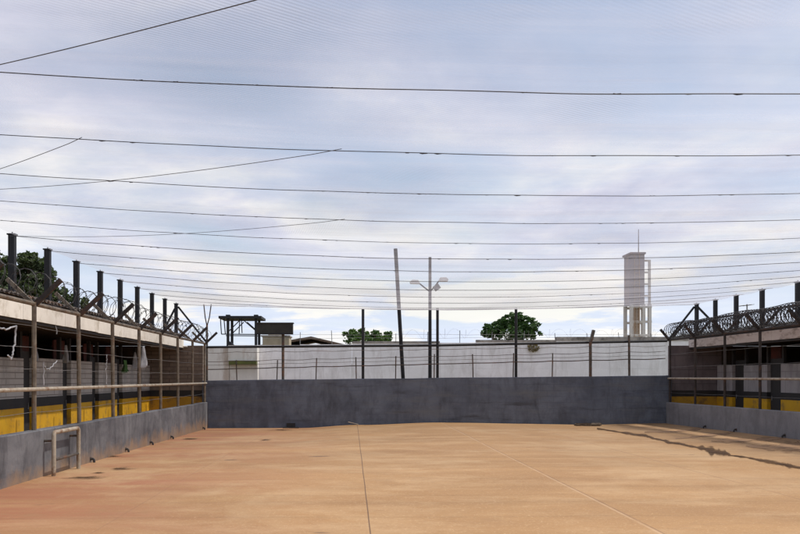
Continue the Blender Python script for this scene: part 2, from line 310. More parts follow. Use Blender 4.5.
    # far bays painted denser, standing in for the milky grazing view
    graze = N(t, 'ShaderNodeMapRange'); graze.inputs[1].default_value = 17.6; graze.inputs[2].default_value = 21.5; graze.inputs[3].default_value = 0.0; graze.inputs[4].default_value = 0.15
    t.links.new(sp.outputs['Y'], graze.inputs[0]); a = add(a, graze.outputs[0])
    mo = N(t, 'ShaderNodeMixShader'); t.links.new(a, mo.inputs[0]); t.links.new(tp.outputs[0], mo.inputs[1]); t.links.new(ms.outputs[0], mo.inputs[2])
    t.links.new(mo.outputs[0], o.inputs[0])
    return m
NET_A = 0.15
M['net'] = net_mat()

# ------------------------------------------------------------------ builders
ORG = {}
class MB:
    def __init__(s): s.v = []; s.f = []; s.smooth = False
    def box(s, a, b, rot=None, piv=None):
        x0, y0, z0 = [min(p, q) for p, q in zip(a, b)]; x1, y1, z1 = [max(p, q) for p, q in zip(a, b)]
        n = len(s.v); c = [Vector(p) for p in ((x0,y0,z0),(x1,y0,z0),(x1,y1,z0),(x0,y1,z0),(x0,y0,z1),(x1,y0,z1),(x1,y1,z1),(x0,y1,z1))]
        if rot is not None:
            pv = Vector(piv) if piv else sum(c, Vector())/8
            c = [rot @ (p-pv)+pv for p in c]
        s.v += c
        s.f += [tuple(n+i for i in q) for q in ((0,3,2,1),(4,5,6,7),(0,1,5,4),(1,2,6,5),(2,3,7,6),(3,0,4,7))]
        return s
    def beam(s, p0, p1, w, h=None, up=(0, 0, 1)):          # rectangular bar between two points
        p0, p1 = Vector(p0), Vector(p1); d = (p1-p0).normalized(); u = Vector(up)
        if abs(d.dot(u)) > 0.98: u = Vector((1, 0, 0))
        a = d.cross(u).normalized(); b = a.cross(d).normalized(); h = h or w; n = len(s.v)
        for p in (p0, p1):
            for i, j in ((-1,-1),(1,-1),(1,1),(-1,1)): s.v.append(p+a*i*w/2+b*j*h/2)
        s.f += [(n+3,n+2,n+1,n),(n+4,n+5,n+6,n+7)]+[(n+i, n+(i+1)%4, n+4+(i+1)%4, n+4+i) for i in range(4)]
        return s
    def tube(s, pts, r, n=8, caps=True, r1=None):
        pts = [Vector(p) for p in pts]; m = len(pts); base = len(s.v)
        ref = None
        for i, p in enumerate(pts):
            d = (pts[min(i+1, m-1)]-pts[max(i-1, 0)]).normalized()
            if ref is None: ref = Vector((0, 0, 1)) if abs(d.z) < 0.9 else Vector((1, 0, 0))
            a = d.cross(ref)
            if a.length < 1e-4: a = d.orthogonal()
            a.normalize(); b = a.cross(d).normalized(); ref = b
            rr = r if r1 is None else r+(r1-r)*i/max(1, m-1)
            for k in range(n):
                t = 2*math.pi*k/n; s.v.append(p+(a*math.cos(t)+b*math.sin(t))*rr)
        for i in range(m-1):
            for k in range(n):
                q = base+i*n+k; q2 = base+i*n+(k+1) % n
                s.f.append((q, q2, q2+n, q+n))
        if caps:
            s.f.append(tuple(base+k for k in range(n))[::-1]); s.f.append(tuple(base+(m-1)*n+k for k in range(n)))
        s.smooth = True
        return s
    def prism(s, poly, y0, y1):                            # polygon in XZ extruded along Y
        n = len(s.v); k = len(poly)
        s.v += [Vector((x, y0, z)) for x, z in poly]+[Vector((x, y1, z)) for x, z in poly]
        s.f += [tuple(range(n, n+k)), tuple(range(n+2*k-1, n+k-1, -1))]+[(n+i, n+k+i, n+k+(i+1) % k, n+(i+1) % k) for i in range(k)]
        return s
    def build(s, name, m, parent=None, org=None):
        o3 = ORG[parent.name] if parent else Vector(org or (0, 0, 0))
        me = bpy.data.meshes.new(name); me.from_pydata([tuple(v-o3) for v in s.v], [], s.f); me.update()
        me.materials.append(m)
        import bmesh
        bm = bmesh.new(); bm.from_mesh(me); bmesh.ops.recalc_face_normals(bm, faces=bm.faces); bm.to_mesh(me); bm.free()
        if getattr(s, 'att', None):
            at = me.attributes.new('wetness', 'FLOAT', 'POINT')
            for i, w_ in enumerate(s.att): at.data[i].value = w_
        o = bpy.data.objects.new(name, me); COL.objects.link(o)
        if s.smooth:
            for p in me.polygons: p.use_smooth = True
            try: me.set_sharp_from_angle(angle=R(40))
            except Exception: pass
        if parent: o.parent = parent
        else: o.location = o3
        ORG[o.name] = o3
        return o
def tag(o, label=None, cat=None, group=None, kind=None):
    for k, v in (('label', label), ('category', cat), ('group', group), ('kind', kind)):
        if v: o[k] = v
    return o
def thing(name, loc, label, cat, group=None):
    o = bpy.data.objects.new(name, None); COL.objects.link(o); o.location = loc; o.empty_display_size = 0.2
    ORG[o.name] = Vector(loc); return tag(o, label, cat, group)
def copy_tree(o, parent=None, loc=None):
    c = o.copy(); COL.objects.link(c)
    if parent: c.parent = parent
    if loc is not None: c.location = loc
    for ch in list(o.children): copy_tree(ch, c)
    return c
ORD = ['nearest', 'second', 'third', 'fourth', 'fifth', 'sixth', 'seventh', 'eighth', 'ninth', 'tenth', 'eleventh', 'twelfth', 'thirteenth', 'fourteenth', 'fifteenth']

# ------------------------------------------------------------------ ground
BY = 28.3                                                   # depth of the back wall
XL, XR = -5.1, 11.1
def lerp_tab(tab, x):
    if x <= tab[0][0]: return tab[0][1]
    for (a, p), (b, q) in zip(tab, tab[1:]):
        if x <= b:
            t = (x-a)/(b-a); t = t*t*(3-2*t); return p+(q-p)*t
    return tab[-1][1]
BACKT = [(-5.1, -0.07), (-1.8, -0.06), (0.2, 0.05), (3, 0.13), (6, 0.09), (8.2, 0.055), (11.1, 0.10)]
NEART = [(-5.1, 0.08), (0, 0.10), (6, 0.12), (11.1, 0.22)]
def gz(x, y):
    t = min(1, max(0, (y-13)/15)); 
    z = lerp_tab(NEART, x)*(1-t)+lerp_tab(BACKT, x)*t
    return z+0.008*noise.noise(Vector((x*0.5, y*0.4, 1)))
def grid(name, xs, ys, zf, m):
    b = MB(); nx = len(xs)
    for y in ys:
        for x in xs: b.v.append(Vector((x, y, zf(x, y))))
    for j in range(len(ys)-1):
        for i in range(nx-1): b.f.append((j*nx+i, j*nx+i+1, (j+1)*nx+i+1, (j+1)*nx+i))
    b.smooth = True
    return b.build(name, m)
frange = lambda a, b, n: [a+(b-a)*i/n for i in range(n+1)]
o = grid('yard_floor', frange(-5.28, 11.28, 130), frange(-4, 28.55, 200), gz, M['yard']); tag(o, kind='structure')
b = MB(); S = 2500
b.v += [Vector(p) for p in ((-S,-S,-0.3),(S,-S,-0.3),(S,S,-0.3),(-S,S,-0.3))]; b.f.append((0, 1, 2, 3))
tag(b.build('ground', M['ground']), kind='structure')

M['damp'] = mat('damp_concrete', (0.20, 0.115, 0.06), (0.29, 0.165, 0.08), 2.4, 0.75)
soak(M['damp'])
def sheet(name, pts, dz=0.009, m='wet'):                             # irregular wet patch that follows the floor
    b = MB(); n = len(pts)
    c = (sum(p[0] for p in pts)/n, sum(p[1] for p in pts)/n)
    b.v.append(Vector((c[0], c[1], gz(*c)+dz)))
    for x, y in pts: b.v.append(Vector((x, y, gz(x, y)+dz)))
    b.att = [1.0]+[0.0]*n
    for i in range(n): b.f.append((0, 1+i, 1+(i+1) % n))
    return b.build(name, M[m])
def blob(cx, cy, rx, ry, n=56, seed=0):
    r = []
    for i in range(n):
        t = 2*math.pi*i/n; k = 1+0.55*noise.noise(Vector((math.cos(t)*1.3+seed, math.sin(t)*1.3, seed*2.1)))+0.45*noise.noise(Vector((math.cos(t)*4+seed, math.sin(t)*4, seed*1.1)))
        r.append((cx+rx*k*math.cos(t), cy+ry*k*math.sin(t)))
    return r
def gpx(x, y):                                              # pixel on the floor -> X, Y
    z = 0.1
    for _ in range(8):
        Y = FPX*(CZ-z)/(y-HY); X = (x-VX)/FPX*Y; z = gz(X, min(Y, 28))
    return X, Y
# wet trail along the right side: a ribbon of quads on the floor
trail = [(597, 428.5, 2), (606, 430, 1.6), (618, 432, 1.6), (632, 434, 3.2), (646, 436, 3.0), (656, 439, 2.2), (668, 442, 3.2), (682, 444.5, 2.6), (694, 447, 2.0), (703, 448.5, 5.0), (713, 451.5, 9.5), (724, 453, 6.5), (731, 455.5, 2.0), (746, 457.5, 1.8), (760, 460.5, 3.0), (772, 462.5, 5.0), (784, 464.5, 4.5), (796, 467.5, 3.5), (815, 471, 3), (850, 478, 2.5)]
CROSS = ((-1.15, 0), (-.5, .75), (0, 1), (.5, .75), (1.15, 0))
b = MB(); b.att = []; P = []
for i in range(len(trail)-1):
    for k in range(6):
        t = k/6; P.append(tuple(trail[i][q]*(1-t)+trail[i+1][q]*t for q in range(3)))
for i, (x, y, wd) in enumerate(P):
    wd *= 0.55+0.5*noise.noise(Vector((i*0.35, 0, 3)))
    wd = max(wd, 0.35); j = 0.8*noise.noise(Vector((i*0.23, 7, 0)))
    for s_, w_ in CROSS:
        X, Y = gpx(x, y+j*0.6+s_*wd*(1.0+0.5*noise.noise(Vector((i*0.9, s_*5, 2))))); b.v.append(Vector((X, Y, gz(X, min(Y, 28))+0.010))); b.att.append(w_)
    if i:
        n = len(b.v)
        for q in range(4): b.f.append((n-10+q, n-9+q, n-4+q, n-5+q))
tag(b.build('wet_trail', M['wet']), kind='structure')
for i, (x, y, wx, wy) in enumerate([(84, 477.8, 24, 1.1), (122, 468.8, 12, 1.2), (98, 473, 8, 0.7), (112, 456.5, 9, 0.8), (190, 439, 10, 0.7), (265, 440, 5, 0.7), (163, 440, 5, .6), (282, 430, 11, .55)]):
    X, Y = gpx(x, y); Y2 = gpx(x, y-wy)[1]
    ry_ = max(0.1, Y2-Y); tag(sheet('puddle', blob(X, Y, wx/FPX*Y*1.05, ry_*1.25, seed=i+0.5)), kind='structure')
    tag(sheet('damp_patch', blob(X, Y, wx/FPX*Y*1.6, ry_*2.0, seed=i+4.5), 0.005, 'damp'), kind='structure')
def run(pix, nm='damp_run'):
    b = MB(); b.att = []; P = []
    for i in range(len(pix)-1):
        for k in range(8): t = k/8; P.append(tuple(pix[i][q]*(1-t)+pix[i+1][q]*t for q in range(3)))
    for i, (x, y, wd) in enumerate(P):
        wd *= 1.1+1.2*noise.noise(Vector((i*0.3, y, 3))); wd = max(wd, .25)
        for s_, w_ in CROSS:
            X, Y = gpx(x, y+s_*wd*.9+.5*noise.noise(Vector((i*.2, y, 9)))); X = min(X, XR-.01); b.v.append(Vector((X, Y, gz(X, min(Y, 28))+0.007))); b.att.append(w_)
        if i:
            n = len(b.v)
            for q in range(4): b.f.append((n-10+q, n-9+q, n-4+q, n-5+q))
    tag(b.build(nm, M['damp']), kind='structure')
run([(704, 425.5, .8), (700, 429, 1.2), (676, 431.5, 2.0), (640, 432.3, .6)])
run([(735, 430.8, 1), (728, 433.5, 1.6), (700, 436.5, 1.4), (672, 439, .6)])
run([(786, 437.5, 1), (770, 439.3, 2.2), (735, 440.6, 2.6), (708, 441, .6)])
run([(850, 444, 4), (800, 447, 6), (772, 447.5, 4), (742, 446, .7)])
# far hills: low and hidden almost everywhere
hb = MB(); n = 60
for i in range(n+1):
    a = R(-70+140*i/n); h = 18+16*(noise.noise(Vector((i*0.19, 2, 0)))+0.6)
    for rr, z in ((900, -1), (1000, h*0.55), (1150, h)): hb.v.append(Vector((rr*math.sin(a), rr*math.cos(a), z)))
    if i:
        k = len(hb.v)
        for q in (0, 1): hb.f.append((k-6+q, k-3+q, k-2+q, k-5+q))
hb.smooth = True
tag(hb.build('hills', M['leaf_dull']), kind='structure')

# ------------------------------------------------------------------ low walls and back wall
Y0 = 1.0
def rough_wall(name, a0, a1, thick, top, m, axis, label, foot=-0.3, wav=0.012):
    """wall with a slightly uneven top edge, running along an axis"""
    b = MB(); n = 60
    for i in range(n+1):
        t = i/n; p = a0+(a1-a0)*t
        dz = wav*noise.noise(Vector((p*0.5, thick[0], 3))); dx = 0.010*noise.noise(Vector((p*0.7, thick[1], 9)))
        tz = top(p) if callable(top) else top
        for q, z in ((thick[0]+dx, foot), (thick[0]+dx, tz+dz-0.015), (thick[0]+dx+0.015*(1 if thick[1] > thick[0] else -1), tz+dz), (thick[1]-0.015*(1 if thick[1] > thick[0] else -1), tz+dz), (thick[1], tz+dz-0.015), (thick[1], foot)):
            b.v.append(Vector((q, p, z)) if axis == 'Y' else Vector((p, q, z)))
        if i:
            k = len(b.v)
            for j in range(5): b.f.append((k-12+j, k-6+j, k-5+j, k-11+j))
    b.f.append(tuple(range(6))[::-1]); b.f.append(tuple(range(len(b.v)-6, len(b.v))))
    c = (thick[0], (a0+a1)/2, 0) if axis == 'Y' else ((a0+a1)/2, thick[0], 0)
    return tag(b.build(name, m, org=c), label, 'wall')
rough_wall('low_wall', Y0, BY-0.02, (XL, XL-0.18), 0.85, M['low_left'], 'Y', 'low grey rendered wall under the left fence, streaked and splashed with orange dust')
rough_wall('low_wall', Y0, BY-0.02, (XR, XR+0.18), 0.85, M['low_right'], 'Y', 'low shaded grey wall under the right fence, beside the wet trail')
rough_wall('back_wall', XL-0.20, XR+0.20, (BY, BY+0.2), lambda x: 1.62+0.18*(x-XL)/(XR-XL), M['back'], 'X', 'high slate-grey painted wall closing the far end of the yard', wav=0.02)

# ------------------------------------------------------------------ fences on the walls
def coil(y0, y1, xc, zc, r, pitch, wire, seed=0, seg=12, axis='Y', jitter=0.25, along=None):
    b = MB(); pts = []
    n = int((y1-y0)/pitch*seg)
    for i in range(n+1):
        t = 2*math.pi*i/seg; y = y0+(y1-y0)*i/n
        rr = r*(1+jitter*noise.noise(Vector((y*0.9, seed, 0)))); sl = 0.45*pitch*math.sin(t*0.5+seed)
        cx = xc+0.12*r*noise.noise(Vector((y*0.7, seed+5, 0))); cz = zc+0.25*r*noise.noise(Vector((y*0.5, seed+9, 2)))
        p = (cx+rr*math.cos(t), y+sl, cz+rr*math.sin(t))
        pts.append(p if axis == 'Y' else (p[1], p[0], p[2]))
    b.tube(pts, wire, 4)
    # short blades along the wire
    for i in range(0, len(pts)-1, 2):
        p = Vector(pts[i]); d = (Vector(pts[i+1])-p); q = p+d*0.5
        u = Vector((random.uniform(-1, 1), random.uniform(-1, 1), random.uniform(-1, 1))).normalized()*wire*5
        e = d.normalized()*wire*3; k = len(b.v)
        b.v += [q+u, q+e, q-u, q-e]; b.f.append((k, k+1, k+2, k+3))
    return b

def side_fence(X, ys, zrail, out, label, arm_in, arm_out, mid, coil_kw, thin, mats):
    pm, rm, am = mats
    f = thing('fence', (X, (ys[0]+ys[-1])/2, 0.85), label, 'fence')
    xc = X-0.09*(1 if out < 0 else -1)*1 if False else X+0.09*out
    r = MB().tube([(xc, ys[0]-0.3, zrail), (xc, (ys[0]+ys[-1])/2, zrail-0.015), (xc, ys[-1]+0.03, zrail)], 0.036, 8); r.build('top_rail', rm, f)
    mr = MB().tube([(xc-0.06*out, ys[0]-0.3, mid[0]), (xc-0.06*out, ys[-1], mid[1])], 0.032, 8); mr.build('mid_rail', M['pipe'], f)
    for i, y in enumerate(ys):
        tilt = random.uniform(-0.02, 0.02)
        p = MB().tube([(xc, y, 0.83), (xc+tilt*0.5, y+tilt, zrail+0.02)], 0.040, 8).build('post', pm, f)
        j = random.uniform(-0.04, 0.04)
        a = MB().beam((xc, y+0.03, zrail-0.02), (xc-out*(arm_in[0]+j), y+0.03, zrail+arm_in[1]+j), 0.06, 0.075); a.build('arm', M['dark_metal'], p)
        a = MB().beam((xc, y-0.03, zrail-0.02), (xc+out*(arm_out[0]+j), y-0.03, zrail+arm_out[1]), 0.05, 0.065); a.build('arm', am, p)
    # strand wires between wall and rail
    for z in thin:
        b = MB(); pts = []
        for i in range(len(ys)*4):
            t = i/(len(ys)*4-1); y = ys[0]-0.3+(ys[-1]-ys[0]+0.3)*t
            pts.append((xc, y, z-0.02*abs(math.sin(math.pi*(y-ys[0])/2.1))+0.01*noise.noise(Vector((y, z, 0)))))
        b.tube(pts, 0.0035, 4); b.build('strand_wire', M['galv'], f)
    return f
LY = [BY-0.12-2.16*k for k in range(10)][::-1]
RY = [BY-0.15-2.07*k for k in range(7)][::-1]
side_fence(XL, LY, 2.92, -1, 'tan post and rail fence with forked arms along the left wall', (0.44, 0.40), (0.44, 0.40), (1.52, 1.52), None, (1.15, 1.85, 2.2, 2.55), (M['tan_metal'], M['tan_metal'], M['tan_metal']))
side_fence(XR, RY, 3.05, 1, 'dark post and rail fence with forked arms along the right wall', (0.36, 0.40), (0.52, 0.56), (1.67, 1.69), None, (1.2, 2.1, 2.55), (M['dark_metal'], M['dark_metal'], M['dark_metal']))
# chord pipe along the outer arms of the right fence is a bar of its own
b = MB().tube([(XR+0.09+0.53, RY[0]-1, 3.63), (XR+0.09+0.53, BY-0.1, 3.63)], 0.028, 8)
tag(b.build('arm_pipe', M['rust_metal'], org=(XR+0.6, 22, 3.63)), 'dark pipe joining the outer arm tips above the right fence', 'pipe')
b = coil(LY[0]-0.5, BY-0.1, XL-0.09, 3.20, 0.25, 0.30, 0.0055, 1.3)
tag(b.build('razor_wire', M['wire'], org=(XL, 18, 2.95)), 'loose dark razor wire coil lying in the arms of the left fence', 'razor wire')
b = coil(RY[0]-0.5, BY-0.1, XR+0.16, 3.35, 0.27, 0.085, 0.007, 4.1, seg=12)
b2 = coil(RY[0]-0.5, BY-0.1, XR+0.30, 3.33, 0.22, 0.11, 0.008, 6.4, seg=12); k = len(b.v); b.v += b2.v; b.f += [tuple(k+i for i in f_) for f_ in b2.f]
tag(b.build('razor_wire', M['wire'], org=(XR, 22, 3.05)), 'dense dark razor wire coil filling the arms of the right fence', 'razor wire')

# back fence standing on the slate wall
FB = BY+0.10
def wt(x): return 1.62+0.18*(x-XL)/(XR-XL)
def bx(xp): return (xp-VX)/FPX*FB
bf = thing('fence', ((XL+XR)/2, FB, 1.7), 'dark rail fence of tall and short posts on the far slate wall', 'fence')
MB().tube([(XL-0.08, FB, 2.80), (3, FB, 2.86), (XR+0.08, FB, 3.02)], 0.042, 8).build('top_rail', M['black_metal'], bf)
for xp, ty in ((363, 308.5), (437.5, 308), (516, 308)):
    x = bx(xp); MB().tube([(x, FB+0.0, wt(x)-0.03), (x, FB, CZ+(HY-ty)/FPX*FB)], 0.050, 8).build('post', M['black_metal'], bf)
p = MB().tube([(bx(590), FB-.05, wt(bx(590))-0.03), (bx(590), FB-.05, 2.98)], 0.055, 8).build('post', M['rust_metal'], bf)
MB().beam((bx(590), FB-.05, 2.95), (bx(593.5), FB-.02, CZ+(HY-330)/FPX*FB), 0.09).build('arm', M['rust_metal'], p)
for xp, ty in ((237, 360), (277, 360), (316, 358), (356.3, 357), (395.5, 356), (434, 354), (473, 354), (513, 353), (552, 353), (629, 335)):
    x = bx(xp); MB().tube([(x, FB-0.03, wt(x)-0.03), (x+random.uniform(-.03, .03), FB-0.03, CZ+(HY-ty)/FPX*FB)], 0.022 if xp != 629 else 0.04, 6).build('post', M['rust_metal'], bf)
for zl, zr, r_, sg in ((2.02, 2.40, 0.017, 0.03), (2.30, 2.66, 0.009, 0.05), (2.17, 2.52, 0.006, 0.03), (2.62, 2.86, 0.008, 0.06)):
    pts = []
    for i in range(49):
        t = i/48; x = XL+(XR-XL)*t; ph = ((x-bx(237))/1.39) % 1
        pts.append((x, FB-0.06, zl+(zr-zl)*t-sg*math.sin(math.pi*ph)*0.6+0.012*noise.noise(Vector((x*1.3, zl, 0)))))
    MB().tube(pts, r_, 5).build('strand_wire', M['rust_metal'], bf)

# ------------------------------------------------------------------ overhead net, its posts and cables
PX_L, PX_R, PZ = -6.2, 12.15, 4.30
CY = [28.2-1.7*k for k in range(18)]                         # cable depths, far to near
def cz_(x, y):
    t = max(0, min(1, (y-24.0)/4.2))
    lo = 3.87+(4.14-3.87)*t*t
    u = (x-(PX_L+PX_R)/2)/((PX_R-PX_L)/2)
    return lo+(PZ-lo)*min(1.0, u*u)
b = MB(); ny_per = 8; nx = 72; rows = []
for k in range(len(CY)-1):
    for q in range(ny_per): rows.append((CY[k]-1.7*q/ny_per, q/ny_per))
rows.append((CY[-1], 0))
for y, ph in rows:
    s_ = math.sin(math.pi*ph)
    xl = PX_L+0.30*s_**0.8; xr = PX_R-0.30*s_**0.8
    for i in range(nx+1):
        u = i/nx; x = xl+(xr-xl)*u
        z = cz_(x, y)+0.012-0.05*s_*(0.5+0.8*abs(2*u-1)**3)
        z += s_*0.030*noise.noise(Vector((x*0.8, y*0.9, 0)))+s_*0.012*noise.noise(Vector((x*1.7+y*1.1, y*3.5, 4)))
        b.v.append(Vector((x, y, z)))
W_ = nx+1
for j in range(len(rows)-1):
    for i in range(nx): b.f.append((j*W_+i, j*W_+i+1, (j+1)*W_+i+1, (j+1)*W_+i))
b.smooth = True
tag(b.build('overhead_net', M['net'], org=((PX_L+PX_R)/2, 13, PZ)), 'pale translucent net stretched overhead across the whole yard', 'net')
vis = [y for y in CY if y > 5.5]                             # cables seen in the photo
for i, y in enumerate(vis[::-1]):
    pts = []
    for q in range(81):
        x = PX_L+(PX_R-PX_L)*q/80
        pts.append((x, y+0.012*noise.noise(Vector((x*0.6, y, 1))), cz_(x, y)-0.004+0.010*noise.noise(Vector((x*0.9, y, 5)))))
    c = MB().tube(pts, 0.0042 if y < 13 else 0.0055, 5)
    for q in range(26):                                      # tie knots
        x = PX_L+0.3+random.uniform(0, 17.6)
        k_ = random.uniform(.4, 1.0); c.tube([(x-.03*k_, y, cz_(x, y)-.003), (x, y, cz_(x, y)-.010*k_), (x+.05*k_, y, cz_(x, y)-.004)], .004, 5)
    nm = 'thin dark cable under the net, ' + ('topmost in the photo' if i == 0 else ('lowest, at the far net edge' if i == len(vis)-1 else f'{ORD[i]} from the top of the photo'))
    tag(c.build('net_cable', M['wire'], org=((PX_L+PX_R)/2, y, 3.9)), nm, 'cable', 'cables carrying the overhead net')
post0 = None
def net_post(X, y, label, group, first=[None]):
    if first[0] is None:
        o = thing('net_post', (X, y, 2.95), label, 'post', group)
        MB().box((X-.055, y-.055, 2.95), (X+.055, y+.055, 4.31)).build('shaft', M['black_metal'], o)
        c_ = MB().box((X-.075, y-.07, 4.31), (X+.075, y+.07, 4.335)); c_.tube([(X, y, 4.33), (X, y, 4.37)], .012, 6); c_.build('cap', M['black_metal'], o)
        MB().box((X-.09, y-.09, 2.935), (X+.09, y+.09, 2.95)).build('base_plate', M['black_metal'], o)
        first[0] = o; return o
    o = copy_tree(first[0], None, (X, y, 2.95)); tag(o, label, 'post', group); return o
LP = [y for y in CY if y > 14]; n = len(LP)
for i, y in enumerate(LP[::-1]):
    net_post(PX_L, y, 'black net post on the left roof, ' + ('nearest one, against the trees' if i == 0 else ('farthest one, with slanted braces' if i == n-1 else f'{ORD[i]} one counting from the trees')), 'black net posts on the left roof')
RPp = [28.2, 26.75, 25.3, 23.7, 21.8]
for i, y in enumerate(RPp[::-1]):
    net_post(PX_R, y, 'black net post on the right roof, ' + ('thickest, at the photo edge' if i == 0 else ('farthest one, with slanted braces' if i == 4 else f'{ORD[i]} one from the photo edge')), 'black net posts on the right roof')
def brace(a, b_, label):
    o = MB().beam(a, b_, 0.06).build('brace', M['black_metal'], org=a); tag(o, label, 'brace')
ly = CY[0]+0.06
brace((PX_L+.06, ly, 4.22), (XL-0.05, ly, 2.98), 'slanted black bar from the farthest left net post down to the fence corner')
brace((PX_L-.06, ly, 4.15), (PX_L-0.55, ly, 3.2), 'steep black bar propping the farthest left net post on its outer side')
brace((PX_R-.06, ly, 4.22), (XR+0.05, ly, 3.02), 'slanted black bar from the farthest right net post down to the fence corner')
brace((PX_R+.06, ly, 4.22), (PX_R+0.55, ly, 3.72), 'short black bar propping the farthest right net post on its outer side')
def guy(a, b_, label):
    a, b_ = Vector(a), Vector(b_); pts = []
    for i in range(21):
        t = i/20; p = a.lerp(b_, t); p.z = cz_(p.x, p.y)-0.02-0.05*math.sin(math.pi*t) if 0 < i < 20 else p.z; pts.append(p)
    o = MB().tube(pts, 0.0035, 5).build('guy_wire', M['galv_dark'], org=a); tag(o, label, 'wire', 'slanting guy wires under the net')
for (y0, x1, lab) in ((4.4, -0.1, 'slanting wire under the net at the upper left corner of the photo'),
                      (7.7, -0.1, 'long slanting wire under the net tied to the second cable from the top'),
                      (11.1, -0.1, 'faint slanting wire under the net tied to the fourth cable from the top')):
    guy((x1, y0, cz_(x1, y0)-0.01), (PX_L, y0+3.4, PZ-0.02), lab)
guy((-2.6, 7.7, cz_(-2.6, 7.7)-0.01), (PX_L, 11.1, PZ-0.04), 'short slanting wire under the net, at the left edge of the photo')

# ------------------------------------------------------------------ cell blocks at both sides
def corrug(x0, z0, x1, z1, y0, y1, parent, m, per=0.19, amp=0.028):
    b = MB(); n = int((y1-y0)/per*8)
    for i in range(n+1):
        y = y0+(y1-y0)*i/n; d = amp*math.sin(2*math.pi*(y-y0)/per)
        for x, z in ((x0, z0), (x1, z1)):
            b.v += [Vector((x, y, z+d)), Vector((x, y, z+d-0.012))]
        if i:
            k = len(b.v)
            b.f += [(k-8, k-4, k-2, k-6), (k-7, k-5, k-1, k-3), (k-8, k-7, k-3, k-4), (k-6, k-2, k-1, k-5)]
    b.smooth = True
    return b.build('roof', m, parent)
def block(sgn, XF, XW, doors, dw, y0, label, m):
    """sgn -1 left, +1 right; XF fascia plane, XW facade plane"""
    o = thing('cell_block', (XW, (y0+BY)/2, 0), label, 'building')
    E = BY+0.25
    xi = XW+sgn*3.4                                           # room back wall
    th = sgn*0.14
    corrug(XF-sgn*0.03, 3.21, xi+sgn*0.3, 3.80, y0, E+0.15, o, M['roof'])
    # fascia in sheets with thin gaps between them
    fb = MB(); y = y0
    while y < E-0.3:
        y2 = min(E-0.02, y+2.15); jz = random.uniform(-.01, .01)
        fb.box((XF, y+0.006, 2.78+jz), (XF+sgn*0.03, y2-0.006, 3.06)); y = y2
    fb.build('fascia', m['fascia'], o)
    MB().box((XF+sgn*0.035, y0, 3.00), (XF+sgn*0.07, E, 3.165)).build('gap_shade_strip', M['dark_paint'], o)  # dark-painted board standing in for the shaded gap under the roof edge
    MB().box((XF+sgn*0.04, y0, 2.72), (XF+sgn*0.12, E, 2.84)).build('eaves_beam', M['dark_paint'], o)
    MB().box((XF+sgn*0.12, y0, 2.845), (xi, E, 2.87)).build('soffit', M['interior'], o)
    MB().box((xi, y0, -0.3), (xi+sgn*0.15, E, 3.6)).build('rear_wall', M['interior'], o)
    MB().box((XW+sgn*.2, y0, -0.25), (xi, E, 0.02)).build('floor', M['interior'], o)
    # facade panels between the doorways
    edges = [y0]
    for d in doors: edges += [d-dw/2, d+dw/2]
    edges.append(E-0.075)
    for i in range(0, len(edges), 2):
        a, c = edges[i], edges[i+1]
        if c-a < 0.05: continue
        MB().box((XW, a, 1.262), (XW+th, c, 2.14+random.uniform(-.02, .02))).build('parapet', m['block'], o)
        MB().box((XW-sgn*.012, a, 1.05), (XW+th, c, 1.260)).build('band', M['dark_paint'], o)
        MB().box((XW-sgn*.004, a, -0.3), (XW+th, c, 1.048)).build('dado', m['yellow'], o)
    for d in doors:
        for s_ in (-1, 1):
            yy = d+s_*(dw/2+0.05)
            MB().box((XW+sgn*.03, yy-0.05, 2.15), (XW+sgn*.12, yy+0.05, 2.72)).build('upright', M['dark_paint'], o)
        dr = MB().box((XW+sgn*.10, d-dw/2+.02, 0.03), (XW+sgn*.13, d+dw/2-.02, 2.30)).build('door', M['dark_paint'], o)
        MB().tube([(XW+sgn*.085, d+dw/2-.12, 1.0), (XW+sgn*.085, d+dw/2-.12, 1.15)], .012, 6).build('handle', M['galv'], dr)
    # red-brown boards seen in the openings above the parapets
    for i in range(len(doors)):
        y_ = doors[i]-1.35+random.uniform(-.2, .2)
        MB().box((XW+sgn*.55, y_-.35, 1.2), (XW+sgn*.59, y_+random.uniform(.25, .5), 2.70)).build('partition', M['red_board'], o)
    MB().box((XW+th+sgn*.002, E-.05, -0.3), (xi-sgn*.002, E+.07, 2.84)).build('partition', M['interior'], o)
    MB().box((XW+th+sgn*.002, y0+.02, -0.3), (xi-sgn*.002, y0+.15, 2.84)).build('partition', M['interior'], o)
    # end wall facing the camera, between facade and fence
    xa, xb = (XW+sgn*.16, XL-0.21) if sgn < 0 else (XR+0.21, XW+.16)
    MB().box((xa, E-.06, 1.262), (xb, E+.08, 2.86)).build('end_wall', m['end'], o)
    MB().box((xa, E-.072, 1.05), (xb, E+.08, 1.260)).build('band', M['dark_paint'], o)
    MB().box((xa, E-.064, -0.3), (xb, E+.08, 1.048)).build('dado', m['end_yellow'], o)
    return o
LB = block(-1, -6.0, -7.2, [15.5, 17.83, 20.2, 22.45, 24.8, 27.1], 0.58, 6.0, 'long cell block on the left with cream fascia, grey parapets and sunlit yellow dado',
      {'fascia': M['fascia_left'], 'block': M['block_left'], 'yellow': M['yellow'], 'end': M['brown_siding'], 'end_yellow': M['yellow_shade']})
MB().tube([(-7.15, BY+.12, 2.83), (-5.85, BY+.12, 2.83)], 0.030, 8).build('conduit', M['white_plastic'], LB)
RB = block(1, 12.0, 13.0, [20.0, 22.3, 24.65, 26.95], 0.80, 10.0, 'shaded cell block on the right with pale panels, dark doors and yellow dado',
      {'fascia': M['fascia_right'], 'block': M['block_right'], 'yellow': M['yellow'], 'end': M['mauve_wall'], 'end_yellow': M['yellow_shade']})

